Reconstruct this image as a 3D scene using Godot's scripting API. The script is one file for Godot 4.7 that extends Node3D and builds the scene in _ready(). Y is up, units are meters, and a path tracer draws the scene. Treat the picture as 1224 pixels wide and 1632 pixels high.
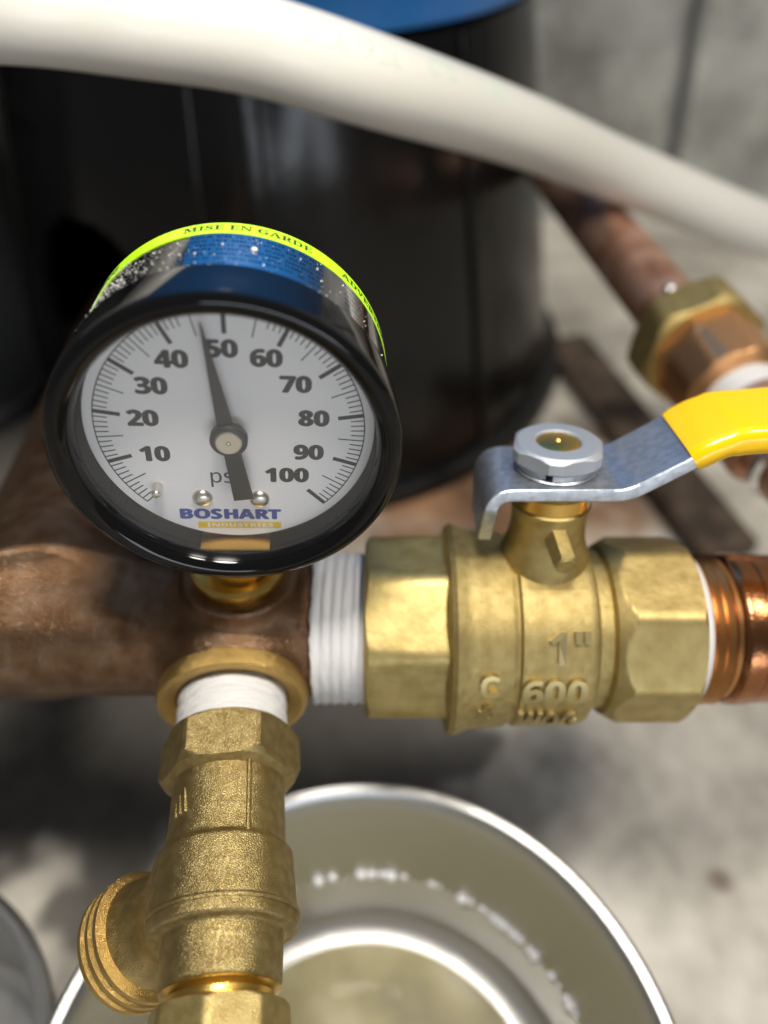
extends Node3D
# A pressure gauge on a copper pump manifold, seen from above at arm's length. Builder lengths are millimetres; MM turns them into metres.

const MM := 0.001
var rng := RandomNumberGenerator.new()
var M := {}
var bold: SystemFont
var serif: SystemFont
var plain_font: SystemFont


# ------------------------------------------------------------------ mesh helper
class MB:
	var v := PackedVector3Array()   # triangle soup, counter-clockwise

	func tri(a: Vector3, b: Vector3, c: Vector3) -> void:
		v.append(a); v.append(b); v.append(c)

	func quad(a: Vector3, b: Vector3, c: Vector3, d: Vector3) -> void:
		tri(a, b, c); tri(a, c, d)

	static func frame(o: Vector3, axis: Vector3, ref: Vector3) -> Transform3D:
		# columns: u, v, axis
		var a := axis.normalized()
		var u := (ref - a * ref.dot(a)).normalized()
		return Transform3D(Basis(u, a.cross(u), a), o)

	# rings of points -> surface, optionally closed round and capped
	func loft(rings: Array, capped := true, closed := true) -> void:
		var n: int = rings[0].size()
		for i in rings.size() - 1:
			var p: PackedVector3Array = rings[i]
			var q: PackedVector3Array = rings[i + 1]
			for k in (n if closed else n - 1):
				var l := (k + 1) % n
				quad(p[k], p[l], q[l], q[k])
		if capped:
			for e in [0, rings.size() - 1]:
				var p: PackedVector3Array = rings[e]
				var c := Vector3.ZERO
				for x in p:
					c += x
				c /= n
				for k in n:
					if e == 0:
						tri(c, p[(k + 1) % n], p[k])
					else:
						tri(c, p[k], p[(k + 1) % n])

	# profile of (along, radius); sides > 0 clips the radius to a polygon of that apothem
	func lathe(t: Transform3D, prof: Array, n := 64, sides := 0, apothem := 0.0, turn := 0.0, capped := true, chamfer := 0.985) -> void:
		var angles := []
		for k in n:
			angles.append(TAU * k / n)
		var corner := 0.0
		if sides:
			corner = apothem / cos(PI / sides) * chamfer
			angles.clear()
			var half := acos(clampf(apothem / corner, 0, 1))
			for s in sides:
				var mid := TAU * s / sides + turn
				for f in [-1.0, -0.86, -0.66, -0.4, 0.0, 0.4, 0.66, 0.86, 1.0]:
					angles.append(mid + half * f)
				angles.append(mid + PI / sides)
		var rings := []
		if sides:
			# finer rows where a chamfer cone cuts the flats, so that it cuts them in smooth arcs
			var more := []
			for i in prof.size():
				more.append(prof[i])
				if i + 1 < prof.size() and absf(prof[i][1] - prof[i + 1][1]) > 0.05 and maxf(prof[i][1], prof[i + 1][1]) > apothem * 0.99:
					for k in range(1, 10):
						more.append([lerpf(prof[i][0], prof[i + 1][0], k / 10.0), lerpf(prof[i][1], prof[i + 1][1], k / 10.0)])
			prof = more
		for p in prof:
			var ring := PackedVector3Array()
			for th in angles:
				var r: float = p[1]
				if sides:
					var off := fposmod(th - turn + PI / sides, TAU / sides) - PI / sides
					r = minf(r, minf(apothem / cos(off), corner))
				ring.append(t * Vector3(cos(th) * r, sin(th) * r, p[0]))
			rings.append(ring)
		loft(rings, capped)

	# closed ring-shaped profile turned round the axis (a torus of any section)
	func ring(t: Transform3D, prof: Array, n := 96) -> void:
		var rings := []
		for k in n + 1:
			var th := TAU * (k % n) / n
			var r := PackedVector3Array()
			for p in prof:
				r.append(t * Vector3(cos(th) * p[1], sin(th) * p[1], p[0]))
			rings.append(r)
		loft(rings, false)

	func box(c: Vector3, s: Vector3, b := Basis.IDENTITY, ch := 0.0) -> void:
		var h := s / 2
		if ch <= 0.0:
			var q := []
			for i in 8:
				q.append(c + b * Vector3(h.x * (1 if i & 1 else -1), h.y * (1 if i & 2 else -1), h.z * (1 if i & 4 else -1)))
			quad(q[0], q[2], q[3], q[1]); quad(q[4], q[5], q[7], q[6]); quad(q[0], q[1], q[5], q[4])
			quad(q[2], q[6], q[7], q[3]); quad(q[0], q[4], q[6], q[2]); quad(q[1], q[3], q[7], q[5])
			return
		var rings := []
		for lv in [[-h.z, ch], [-h.z + ch, 0.0], [h.z - ch, 0.0], [h.z, ch]]:
			var e: float = lv[1]
			var r := PackedVector3Array()
			for p in [Vector2(h.x - e, -h.y + ch), Vector2(h.x - e, h.y - ch), Vector2(h.x - ch, h.y - e), Vector2(-h.x + ch, h.y - e), Vector2(-h.x + e, h.y - ch), Vector2(-h.x + e, -h.y + ch), Vector2(-h.x + ch, -h.y + e), Vector2(h.x - ch, -h.y + e)]:
				r.append(c + b * Vector3(p.x, p.y, lv[0]))
			rings.append(r)
		loft(rings)

	func ball(c: Vector3, r: float, n := 12, squash := 1.0) -> void:
		var rings := []
		for i in range(1, n):
			var ph := PI * i / n
			var ring_ := PackedVector3Array()
			for k in n * 2:
				var th := TAU * k / (n * 2)
				ring_.append(c + Vector3(sin(ph) * cos(th) * r, -cos(ph) * r * squash, -sin(ph) * sin(th) * r))
			rings.append(ring_)
		loft(rings)

	func tube(pts: PackedVector3Array, radii: Array, n := 32) -> void:
		var rings := []
		var u := Vector3.UP
		for i in pts.size():
			var d := (pts[mini(i + 1, pts.size() - 1)] - pts[maxi(i - 1, 0)]).normalized()
			if i == 0 and absf(d.dot(u)) > 0.9:
				u = Vector3.RIGHT
			u = (u - d * u.dot(d)).normalized()
			var w := d.cross(u)
			var r := PackedVector3Array()
			for k in n:
				var th := TAU * k / n
				r.append(pts[i] + (u * cos(th) + w * sin(th)) * radii[mini(i, radii.size() - 1)])
			rings.append(r)
		loft(rings)

	# section (x = across, y = along the path's normal) swept along a planar path
	func sweep(path: PackedVector3Array, across: Vector3, sections: Array) -> void:
		var rings := []
		for i in path.size():
			var d := (path[mini(i + 1, path.size() - 1)] - path[maxi(i - 1, 0)]).normalized()
			var up := across.cross(d).normalized()
			var r := PackedVector3Array()
			for p in sections[mini(i, sections.size() - 1)]:
				r.append(path[i] + across * p.x + up * p.y)
			rings.append(r)
		loft(rings)

	func finish(crease := 32.0, closed := true) -> ArrayMesh:
		var n := v.size()
		var fn := PackedVector3Array()
		fn.resize(n / 3)
		var vol := 0.0
		for i in n / 3:
			var a := v[i * 3]
			var b := v[i * 3 + 1]
			var c := v[i * 3 + 2]
			fn[i] = (b - a).cross(c - a)
			vol += a.dot(fn[i])
		var sgn := -1.0 if closed and vol < 0.0 else 1.0
		var at := {}
		for i in n:
			var k := Vector3i((v[i] * 2000.0).round())
			if at.has(k):
				at[k].append(i / 3)
			else:
				at[k] = PackedInt32Array([i / 3])
		var lim := cos(deg_to_rad(crease))
		var unit := PackedVector3Array()
		unit.resize(fn.size())
		for i in fn.size():
			unit[i] = fn[i].normalized()
		var pos := PackedVector3Array()
		var nor := PackedVector3Array()
		pos.resize(n); nor.resize(n)
		for i in n:
			var f := i / 3
			var s := Vector3.ZERO
			for g in at[Vector3i((v[i] * 2000.0).round())]:
				if unit[g].dot(unit[f]) > lim:
					s += fn[g]
			var o := i
			if sgn > 0.0:    # front faces run clockwise
				o = f * 3 + [0, 2, 1][i % 3]
			pos[o] = v[i] * 0.001
			nor[o] = s.normalized() * sgn if s.length_squared() > 0.0 else unit[f] * sgn
		var arr := []
		arr.resize(Mesh.ARRAY_MAX)
		arr[Mesh.ARRAY_VERTEX] = pos
		arr[Mesh.ARRAY_NORMAL] = nor
		var m := ArrayMesh.new()
		m.add_surface_from_arrays(Mesh.PRIMITIVE_TRIANGLES, arr)
		return m


# white tape wound on a thread: ridges that climb, an uneven surface and ragged ends
func tape_wrap(b: MB, t: Transform3D, a0: float, a1: float, r: float, pitch: float, amp: float, sd: int) -> void:
	var nz := noise(FastNoiseLite.TYPE_SIMPLEX_SMOOTH, 1.0, 3, sd)
	var rings := []
	var rows := int((a1 - a0) / 0.16)
	for i in rows + 1:
		var ring := PackedVector3Array()
		for k in 120:
			var th := TAU * k / 120
			var c := Vector2(cos(th), sin(th))
			var f := float(i) / rows
			var along := lerpf(a0, a1, f) + nz.get_noise_3d(c.x * 4.0, c.y * 4.0, 9.0 if f < 0.5 else 20.0) * 0.5 * (absf(f - 0.5) * 2.0)
			var ph := fposmod((along - a0) / pitch + th / TAU, 1.0)
			var rr := r + amp * (1.0 - pow(absf(ph * 2.0 - 1.0), 1.7) - 0.5) + nz.get_noise_3d(c.x * 2.0, c.y * 2.0, along * 0.7) * 0.24 + nz.get_noise_3d(c.x * 9.0, c.y * 9.0, along * 1.4) * 0.07
			if i == 0 or i == rows:
				rr = r - 1.2
			ring.append(t * Vector3(c.x * rr, c.y * rr, along))
		rings.append(ring)
	b.loft(rings)


# distance field -> mesh (surface nets), in millimetres
func nets(sd: Callable, lo: Vector3, hi: Vector3, h: float) -> ArrayMesh:
	var nx := int(ceil((hi.x - lo.x) / h)) + 1
	var ny := int(ceil((hi.y - lo.y) / h)) + 1
	var nz := int(ceil((hi.z - lo.z) / h)) + 1
	var f := PackedFloat32Array()
	f.resize(nx * ny * nz)
	var coarse := 4
	f.fill(1e9)
	# coarse pass: only cells near the surface are evaluated finely
	for z in range(0, nz, coarse):
		for y in range(0, ny, coarse):
			for x in range(0, nx, coarse):
				var c := lo + Vector3(x + 1.5, y + 1.5, z + 1.5) * h
				var d: float = sd.call(c)
				var near := absf(d) < h * coarse * 1.6
				for k in mini(coarse, nz - z):
					for j in mini(coarse, ny - y):
						var base := ((z + k) * ny + y + j) * nx + x
						for i in mini(coarse, nx - x):
							f[base + i] = sd.call(lo + Vector3(x + i, y + j, z + k) * h) if near else d
	var idx := PackedInt32Array()
	idx.resize(nx * ny * nz)
	idx.fill(-1)
	var pos := PackedVector3Array()
	var nor := PackedVector3Array()
	var corner := [0, 1, nx, nx + 1, nx * ny, nx * ny + 1, nx * ny + nx, nx * ny + nx + 1]
	var off := [Vector3(0, 0, 0), Vector3(1, 0, 0), Vector3(0, 1, 0), Vector3(1, 1, 0), Vector3(0, 0, 1), Vector3(1, 0, 1), Vector3(0, 1, 1), Vector3(1, 1, 1)]
	var edges := [[0, 1], [2, 3], [4, 5], [6, 7], [0, 2], [1, 3], [4, 6], [5, 7], [0, 4], [1, 5], [2, 6], [3, 7]]
	for z in nz - 1:
		for y in ny - 1:
			for x in nx - 1:
				var b := (z * ny + y) * nx + x
				var inside := 0
				for k in 8:
					if f[b + corner[k]] < 0.0:
						inside += 1
				if inside == 0 or inside == 8:
					continue
				var s := Vector3.ZERO
				var cnt := 0
				for e in edges:
					var a0 := f[b + corner[e[0]]]
					var a1 := f[b + corner[e[1]]]
					if (a0 < 0.0) != (a1 < 0.0):
						s += (off[e[0]] as Vector3).lerp(off[e[1]], a0 / (a0 - a1))
						cnt += 1
				var p := lo + (Vector3(x, y, z) + s / cnt) * h
				var g := grad(sd, p)
				p -= g * float(sd.call(p))
				idx[b] = pos.size()
				pos.append(p)
				nor.append(grad(sd, p))
	var out := PackedInt32Array()
	for z in range(1, nz - 1):
		for y in range(1, ny - 1):
			for x in range(1, nx - 1):
				var b := (z * ny + y) * nx + x
				var here := f[b] < 0.0
				for ax in 3:
					var d1: int = [1, nx, nx * ny][ax]
					if (f[b + d1] < 0.0) == here:
						continue
					var du: int = [nx, nx * ny, 1][ax]
					var dv: int = [nx * ny, 1, nx][ax]
					var q := [idx[b - du - dv], idx[b - dv], idx[b], idx[b - du]]
					if q.min() < 0:
						continue
					if here:
						q.reverse()
					out.append_array(PackedInt32Array([q[0], q[1], q[2], q[0], q[2], q[3]]))
	for i in pos.size():
		pos[i] = pos[i] * MM
	var arr := []
	arr.resize(Mesh.ARRAY_MAX)
	arr[Mesh.ARRAY_VERTEX] = pos
	arr[Mesh.ARRAY_NORMAL] = nor
	arr[Mesh.ARRAY_INDEX] = out
	var m := ArrayMesh.new()
	m.add_surface_from_arrays(Mesh.PRIMITIVE_TRIANGLES, arr)
	return m


func grad(sd: Callable, p: Vector3) -> Vector3:
	var e := 0.08
	var c: float = sd.call(p)
	return Vector3(sd.call(p + Vector3(e, 0, 0)) - c, sd.call(p + Vector3(0, e, 0)) - c, sd.call(p + Vector3(0, 0, e)) - c).normalized()


static func smin(a: float, b: float, k: float) -> float:
	var h := maxf(k - absf(a - b), 0.0) / k
	return minf(a, b) - h * h * k * 0.25


static func cyl(p: Vector3, a: Vector3, b: Vector3, ra: float, rb: float) -> float:
	# capped cone from a to b with a slightly soft rim
	var d := b - a
	var l := d.length()
	var t := (p - a).dot(d / l)
	var r := lerpf(ra, rb, clampf(t / l, 0, 1))
	var rad := (p - a - d / l * t).length()
	var q := Vector2(rad - r + 0.8, absf(t - l / 2) - l / 2 + 0.8)
	return minf(maxf(q.x, q.y), 0.0) + Vector2(maxf(q.x, 0), maxf(q.y, 0)).length() - 0.8


# ------------------------------------------------------------------ scene helpers
var taken := {}


func numbered(called: String) -> String:
	taken[called] = taken.get(called, -1) + 1
	return called if taken[called] == 0 else "%s_%03d" % [called, taken[called]]


func thing(called: String, label: String, category: String, at: Vector3, group := "") -> Node3D:
	var o := Node3D.new()
	o.name = numbered(called)
	add_child(o)
	o.position = at * MM
	o.set_meta("label", label)
	o.set_meta("category", category)
	if group:
		o.set_meta("group", group)
	return o


func part(called: String, mesh: Mesh, m: Material, parent: Node3D, label := "") -> MeshInstance3D:
	var o := MeshInstance3D.new()
	var n := 0
	var nm := called
	while parent.has_node(nm):
		n += 1
		nm = "%s_%03d" % [called, n]
	o.name = nm
	o.mesh = mesh
	o.material_override = m
	parent.add_child(o, true)
	if label:
		o.set_meta("label", label)
	return o


func struct(called: String, mesh: Mesh, m: Material) -> MeshInstance3D:
	var o := part(called, mesh, m, self)
	o.set_meta("kind", "structure")
	return o


func lin(r: float, g: float, b: float) -> Color:
	return Color(r, g, b).linear_to_srgb()


func noise(kind: int, freq: float, oct: int, sd: int) -> FastNoiseLite:
	var n := FastNoiseLite.new()
	n.noise_type = kind
	n.frequency = freq
	n.fractal_octaves = oct
	n.seed = sd
	if kind == FastNoiseLite.TYPE_CELLULAR:
		n.cellular_return_type = FastNoiseLite.RETURN_DISTANCE
	return n


func grey_map(n: FastNoiseLite, size := 512) -> ImageTexture:
	return ImageTexture.create_from_image(n.get_seamless_image(size, size))


func ramp_map(n: FastNoiseLite, stops: Array, size := 512, n2: FastNoiseLite = null, mix2 := 0.0) -> ImageTexture:
	var im := n.get_seamless_image(size, size)
	var im2: Image = n2.get_seamless_image(size, size) if n2 else null
	var g := Gradient.new()
	g.offsets = PackedFloat32Array(stops.map(func(s): return s[0]))
	g.colors = PackedColorArray(stops.map(func(s): return s[1]))
	var out := Image.create(size, size, false, Image.FORMAT_RGB8)
	for y in size:
		for x in size:
			var k := im.get_pixel(x, y).r
			if im2:
				k += (im2.get_pixel(x, y).r - 0.5) * mix2
			out.set_pixel(x, y, g.sample(clampf(k, 0, 1)))
	return ImageTexture.create_from_image(out)


func mat(called: String, color: Color, rough: float, metal := 0.0, spec := 0.5) -> StandardMaterial3D:
	var m := StandardMaterial3D.new()
	m.resource_name = called
	m.albedo_color = color
	m.roughness = rough
	m.metallic = metal
	m.metallic_specular = spec
	M[called] = m
	return m


func tile(m: StandardMaterial3D, mm: float) -> void:
	m.uv1_triplanar = true
	m.uv1_triplanar_sharpness = 4.0
	m.uv1_scale = Vector3.ONE * (1000.0 / mm)


func relief(m: StandardMaterial3D, t: Texture2D, height_mm: float) -> void:
	m.heightmap_enabled = true
	m.heightmap_texture = t
	m.heightmap_scale = height_mm * 0.1


func text_mesh(s: String, f: Font, cap: float, depth: float, stretch := 1.0, fat := 0.0) -> ArrayMesh:
	# centred lettering, cap height in mm, face towards +z, back at z = 0
	var t := TextMesh.new()
	t.text = s
	t.font = f
	t.font_size = 64
	t.pixel_size = 0.01
	t.depth = 0.1
	t.curve_step = 1.0
	var a := t.get_mesh_arrays()
	var k := cap / (64 * 0.01 * 0.714)
	var p: PackedVector3Array = a[Mesh.ARRAY_VERTEX]
	var lo := Vector3.INF
	var hi := -Vector3.INF
	for x in p:
		lo = lo.min(x)
		hi = hi.max(x)
	var mid := (lo + hi) / 2
	for i in p.size():
		p[i] = Vector3((p[i].x - mid.x) * k * stretch, (p[i].y - mid.y) * k, depth if p[i].z > mid.z else 0.0)
	if fat > 0.0:
		# heavier strokes: the outline laid down again a little to each side, each layer a hair higher
		var ix: PackedInt32Array = a[Mesh.ARRAY_INDEX] if a[Mesh.ARRAY_INDEX] != null else PackedInt32Array(range(p.size()))
		var all := PackedVector3Array()
		var k2 := 0
		for d in [Vector2(0, 0), Vector2(1, 0), Vector2(-1, 0), Vector2(0, 0.55), Vector2(0, -0.55)]:
			for i in ix:
				all.append(p[i] + Vector3(d.x * fat, d.y * fat, k2 * 0.006 if p[i].z > 0.0 else 0.0))
			k2 += 1
		a = []
		a.resize(Mesh.ARRAY_MAX)
		a[Mesh.ARRAY_VERTEX] = all
	else:
		a[Mesh.ARRAY_VERTEX] = p
	var m := ArrayMesh.new()
	m.add_surface_from_arrays(Mesh.PRIMITIVE_TRIANGLES, a)
	return m


func bent(m: ArrayMesh, place: Callable) -> ArrayMesh:
	# every vertex moved by place(Vector3 in mm) -> Vector3 in mm, flat normals, then metres
	var a := m.surface_get_arrays(0)
	var p: PackedVector3Array = a[Mesh.ARRAY_VERTEX]
	var ix: PackedInt32Array = a[Mesh.ARRAY_INDEX] if a[Mesh.ARRAY_INDEX] != null else PackedInt32Array(range(p.size()))
	var st := SurfaceTool.new()
	st.begin(Mesh.PRIMITIVE_TRIANGLES)
	st.set_smooth_group(-1)
	for i in ix:
		st.add_vertex(place.call(p[i]) * MM)
	st.generate_normals()
	return st.commit()


func arc(a: Vector2, b: Vector2, c: Vector2, r: float, n := 6) -> Array:
	# rounds the corner b of the polyline a-b-c
	var u := (a - b).normalized()
	var w := (c - b).normalized()
	var half := u.angle_to(w) / 2
	var d := r / absf(tan(half))
	var s := b + u * d
	var e := b + w * d
	var out := []
	for i in n + 1:
		var t := float(i) / n
		out.append(s.lerp(b, t).lerp(b.lerp(e, t), t))
	return out


func rounded(path: Array, radii: Array) -> Array:
	var out := [path[0]]
	for i in range(1, path.size() - 1):
		out.append_array(arc(path[i - 1], path[i], path[i + 1], radii[i]))
	out.append(path[-1])
	return out


func slab(w: float, t: float, r: float) -> PackedVector2Array:
	# rounded rectangle section
	var out := PackedVector2Array()
	for c in [[1, 1, 0], [-1, 1, 90], [-1, -1, 180], [1, -1, 270]]:
		for k in 4:
			var an := deg_to_rad(c[2] + 30.0 * k)
			out.append(Vector2(c[0] * (w / 2 - r) + cos(an) * r, c[1] * (t / 2 - r) + sin(an) * r))
	return out


func spline(pts: Array, steps := 10) -> PackedVector3Array:
	var out := PackedVector3Array()
	for i in pts.size() - 1:
		var a: Vector3 = pts[maxi(i - 1, 0)]
		var d: Vector3 = pts[mini(i + 2, pts.size() - 1)]
		for k in steps:
			out.append((pts[i] as Vector3).cubic_interpolate(pts[i + 1], a, d, float(k) / steps))
	out.append(pts[-1])
	return out


# ------------------------------------------------------------------ the scene
func _ready() -> void:
	rng.seed = 7
	camera_and_light()
	fonts_and_materials()
	setting()
	tank()
	drum()
	pex_line()
	copper_line()
	tubs()
	manifold()
	ball_valve()
	drain_valve()
	gauge()


func camera_and_light() -> void:
	var cam := Camera3D.new()
	cam.name = "camera"
	add_child(cam)
	cam.position = Vector3(0, 278, 0) * MM
	cam.rotation_degrees = Vector3(-45, 0, 0)
	var at := CameraAttributesPhysical.new()
	at.frustum_focal_length = 18.03
	at.frustum_near = 0.01
	at.frustum_far = 20.0
	at.frustum_focus_distance = 0.128
	at.exposure_aperture = 4.8
	cam.attributes = at
	cam.current = true
	var we := WorldEnvironment.new()
	we.name = "environment"
	var e := Environment.new()
	e.background_mode = Environment.BG_COLOR
	e.background_color = lin(0.12, 0.12, 0.125)
	e.tonemap_mode = Environment.TONE_MAPPER_LINEAR
	e.tonemap_exposure = 1.0
	e.sdfgi_enabled = true
	e.ssao_enabled = true
	e.ssil_enabled = true
	we.environment = e
	add_child(we)
	# the work lamp that hangs low over the pipes, just above the camera
	var key := OmniLight3D.new()
	key.name = "work_lamp"
	key.position = Vector3(0, 430, -55) * MM
	key.light_energy = 0.08
	key.light_color = Color(1.0, 0.975, 0.93)
	key.light_size = 0.03
	key.shadow_enabled = true
	key.omni_range = 8.0
	key.omni_attenuation = 2.0
	add_child(key)
	# unseen fill added high at the right to brighten wall and floor
	var room := OmniLight3D.new()
	room.name = "high_fill"
	room.position = Vector3(650, 1700, 100) * MM
	room.light_energy = 1.6
	room.light_color = Color(1.0, 0.97, 0.92)
	room.light_size = 0.14
	room.shadow_enabled = true
	room.omni_range = 8.0
	room.omni_attenuation = 2.0
	add_child(room)
	# unseen fill panel added behind the camera to brighten the dial
	var fill := AreaLight3D.new()
	fill.name = "low_fill"
	fill.area_size = Vector2(0.8, 0.24)
	fill.light_energy = 0.42
	fill.light_color = Color(0.93, 0.96, 1.0)
	fill.shadow_enabled = true
	fill.area_range = 8.0
	add_child(fill)
	fill.look_at_from_position(Vector3(0.25, 0.25, 1.05), Vector3(0.0, 0.14, -0.12), Vector3.UP)


func fonts_and_materials() -> void:
	bold = SystemFont.new()
	bold.font_names = PackedStringArray(["Droid Sans"])
	bold.font_weight = 700
	plain_font = SystemFont.new()
	plain_font.font_names = PackedStringArray(["Droid Sans"])
	serif = SystemFont.new()
	serif.font_names = PackedStringArray(["Droid Serif"])
	serif.font_weight = 700
	var S := FastNoiseLite.TYPE_SIMPLEX_SMOOTH
	var C := FastNoiseLite.TYPE_CELLULAR
	var cast := grey_map(noise(C, 0.045, 2, 3))
	var sand := grey_map(noise(S, 0.07, 2, 4))
	var fine := grey_map(noise(S, 0.06, 3, 5))
	var lump := grey_map(noise(S, 0.012, 4, 9))
	# brass in its three finishes: sand cast, forged, machined
	var brass_tone := ramp_map(noise(S, 0.012, 4, 21), [[0.2, lin(0.32, 0.24, 0.10)], [0.5, lin(0.38, 0.29, 0.125)], [0.8, lin(0.44, 0.345, 0.155)]], 256)
	var m := mat("cast_brass", Color.WHITE, 0.44, 1.0)
	m.albedo_texture = brass_tone
	tile(m, 10); relief(m, sand, 0.11)
	var forged_tone := ramp_map(noise(S, 0.01, 4, 25), [[0.2, lin(0.38, 0.29, 0.115)], [0.5, lin(0.43, 0.335, 0.14)], [0.8, lin(0.48, 0.38, 0.165)]], 256)
	m = mat("forged_brass", Color.WHITE, 0.52, 1.0)
	m.albedo_texture = forged_tone
	tile(m, 11); relief(m, sand, 0.075)
	m = mat("hex_brass", Color.WHITE, 0.52, 1.0)
	m.albedo_texture = forged_tone
	tile(m, 24); relief(m, lump, 0.07)
	m = mat("letter_brass", lin(0.50, 0.41, 0.2), 0.42, 1.0)
	m = mat("machined_brass", lin(0.78, 0.50, 0.13), 0.24, 1.0)
	tile(m, 9); relief(m, fine, 0.02)
	m = mat("pitted_brass", lin(0.56, 0.37, 0.125), 0.36, 1.0)
	tile(m, 9); relief(m, sand, 0.15)
	var micro := grey_map(noise(S, 0.14, 3, 15), 1024)
	var tarnish := ramp_map(noise(S, 0.005, 5, 11), [[0.1, lin(0.15, 0.078, 0.038)], [0.42, lin(0.195, 0.11, 0.058)], [0.6, lin(0.22, 0.13, 0.073)], [0.9, lin(0.27, 0.175, 0.11)]], 1024, noise(S, 0.11, 3, 12), 0.3)
	m = mat("tarnished_copper", Color.WHITE, 0.33, 0.9)
	m.albedo_texture = tarnish
	tile(m, 48); relief(m, micro, 0.17)
	var clean := ramp_map(noise(S, 0.008, 4, 14), [[0.2, lin(0.42, 0.21, 0.13)], [0.5, lin(0.58, 0.33, 0.23)], [0.8, lin(0.68, 0.44, 0.33)]], 256)
	m = mat("copper", Color.WHITE, 0.48, 0.9)
	m.albedo_texture = clean
	tile(m, 40); relief(m, fine, 0.03)
	m = mat("thread_copper", lin(0.58, 0.29, 0.11), 0.3, 1.0)
	tile(m, 12); relief(m, fine, 0.04)
	m = mat("aged_copper", lin(0.33, 0.14, 0.06), 0.22, 1.0)
	tile(m, 25); relief(m, fine, 0.04)
	m = mat("bright_copper", lin(0.82, 0.44, 0.21), 0.36, 1.0)
	tile(m, 20); relief(m, fine, 0.03)
	m = mat("solder", lin(0.75, 0.75, 0.76), 0.2, 1.0)
	m = mat("zinc", Color.WHITE, 0.36, 0.9)
	m.albedo_texture = ramp_map(noise(S, 0.02, 4, 31), [[0.2, lin(0.38, 0.41, 0.46)], [0.5, lin(0.45, 0.48, 0.53)], [0.8, lin(0.52, 0.55, 0.60)]], 256)
	tile(m, 12); relief(m, fine, 0.035)
	m = mat("chalky_zinc", lin(0.44, 0.47, 0.52), 0.5, 0.75)
	tile(m, 8); relief(m, sand, 0.06)
	m = mat("thread_tape", lin(0.62, 0.62, 0.625), 0.5)
	tile(m, 7); relief(m, fine, 0.06)
	m = mat("yellow_vinyl", lin(0.88, 0.53, 0.0), 0.22)
	tile(m, 30); relief(m, lump, 0.06)
	m = mat("black_enamel", lin(0.004, 0.004, 0.0045), 0.1, 0.0, 0.4)
	m = mat("black_bezel", lin(0.003, 0.003, 0.0035), 0.07, 0.0, 0.37)
	m = mat("dial_white", lin(0.80, 0.80, 0.81), 0.55)
	m = mat("print_black", lin(0.012, 0.012, 0.013), 0.6)
	m = mat("needle_black", lin(0.012, 0.012, 0.013), 0.45)
	m = mat("print_blue", lin(0.02, 0.055, 0.30), 0.6)
	m = mat("print_yellow", lin(0.72, 0.50, 0.02), 0.6)
	m = mat("pin_metal", lin(0.70, 0.67, 0.60), 0.3, 1.0)
	m = mat("case_inside", lin(0.01, 0.01, 0.011), 0.35)
	m = mat("lens", Color(1, 1, 1, 0.03), 0.22)
	m.transparency = BaseMaterial3D.TRANSPARENCY_ALPHA
	m = mat("neon", lin(0.50, 0.95, 0.0), 0.35)
	m = mat("dust", lin(0.75, 0.75, 0.74), 0.8)
	m = mat("label_film", Color.WHITE, 0.07, 1.0)
	m.albedo_texture = label_print()
	m = mat("pex", lin(0.63, 0.62, 0.57), 0.34)
	tile(m, 60); relief(m, lump, 0.05)
	m = mat("pex_print", lin(0.50, 0.64, 0.52), 0.5)
	m = mat("tank_blue", lin(0.02, 0.20, 0.60), 0.3)
	m = mat("skirt_black", lin(0.004, 0.004, 0.004), 0.2, 0.0, 0.42)
	tile(m, 200); relief(m, lump, 0.12)
	m = mat("drum_grey", lin(0.035, 0.036, 0.038), 0.5)
	m = mat("stainless", lin(0.55, 0.55, 0.545), 0.42, 1.0)
	tile(m, 60); relief(m, lump, 0.1)
	m = mat("yellow_silt", Color.WHITE, 0.45)
	m.albedo_texture = ramp_map(noise(S, 0.008, 4, 41), [[0.2, lin(0.20, 0.17, 0.06)], [0.5, lin(0.32, 0.28, 0.12)], [0.8, lin(0.48, 0.445, 0.29)]], 256)
	tile(m, 120)
	m = mat("shadow_brown", Color.WHITE, 0.7)  # browns of the strip that stands for the pipe's shadow
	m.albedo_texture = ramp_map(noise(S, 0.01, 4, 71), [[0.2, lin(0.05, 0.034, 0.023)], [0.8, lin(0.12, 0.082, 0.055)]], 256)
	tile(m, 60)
	m = mat("water", Color(1, 1, 1, 0.04), 0.03)
	m.transparency = BaseMaterial3D.TRANSPARENCY_ALPHA
	m = mat("bubble", lin(0.85, 0.86, 0.9), 0.05, 0.0, 0.8)
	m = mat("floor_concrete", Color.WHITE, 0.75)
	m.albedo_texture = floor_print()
	var wall := ramp_map(noise(S, 0.005, 6, 61), [[0.15, lin(0.27, 0.27, 0.245)], [0.5, lin(0.43, 0.43, 0.395)], [0.85, lin(0.56, 0.56, 0.525)]], 1024, noise(S, 0.05, 4, 62), 0.3)
	m = mat("wall_concrete", Color.WHITE, 0.85)
	m.albedo_texture = wall
	tile(m, 500); relief(m, lump, 2.0)
	m = mat("grey_cable", lin(0.17, 0.17, 0.165), 0.6)
	m = mat("rust_stain", lin(0.2, 0.1, 0.05), 0.8)


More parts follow.
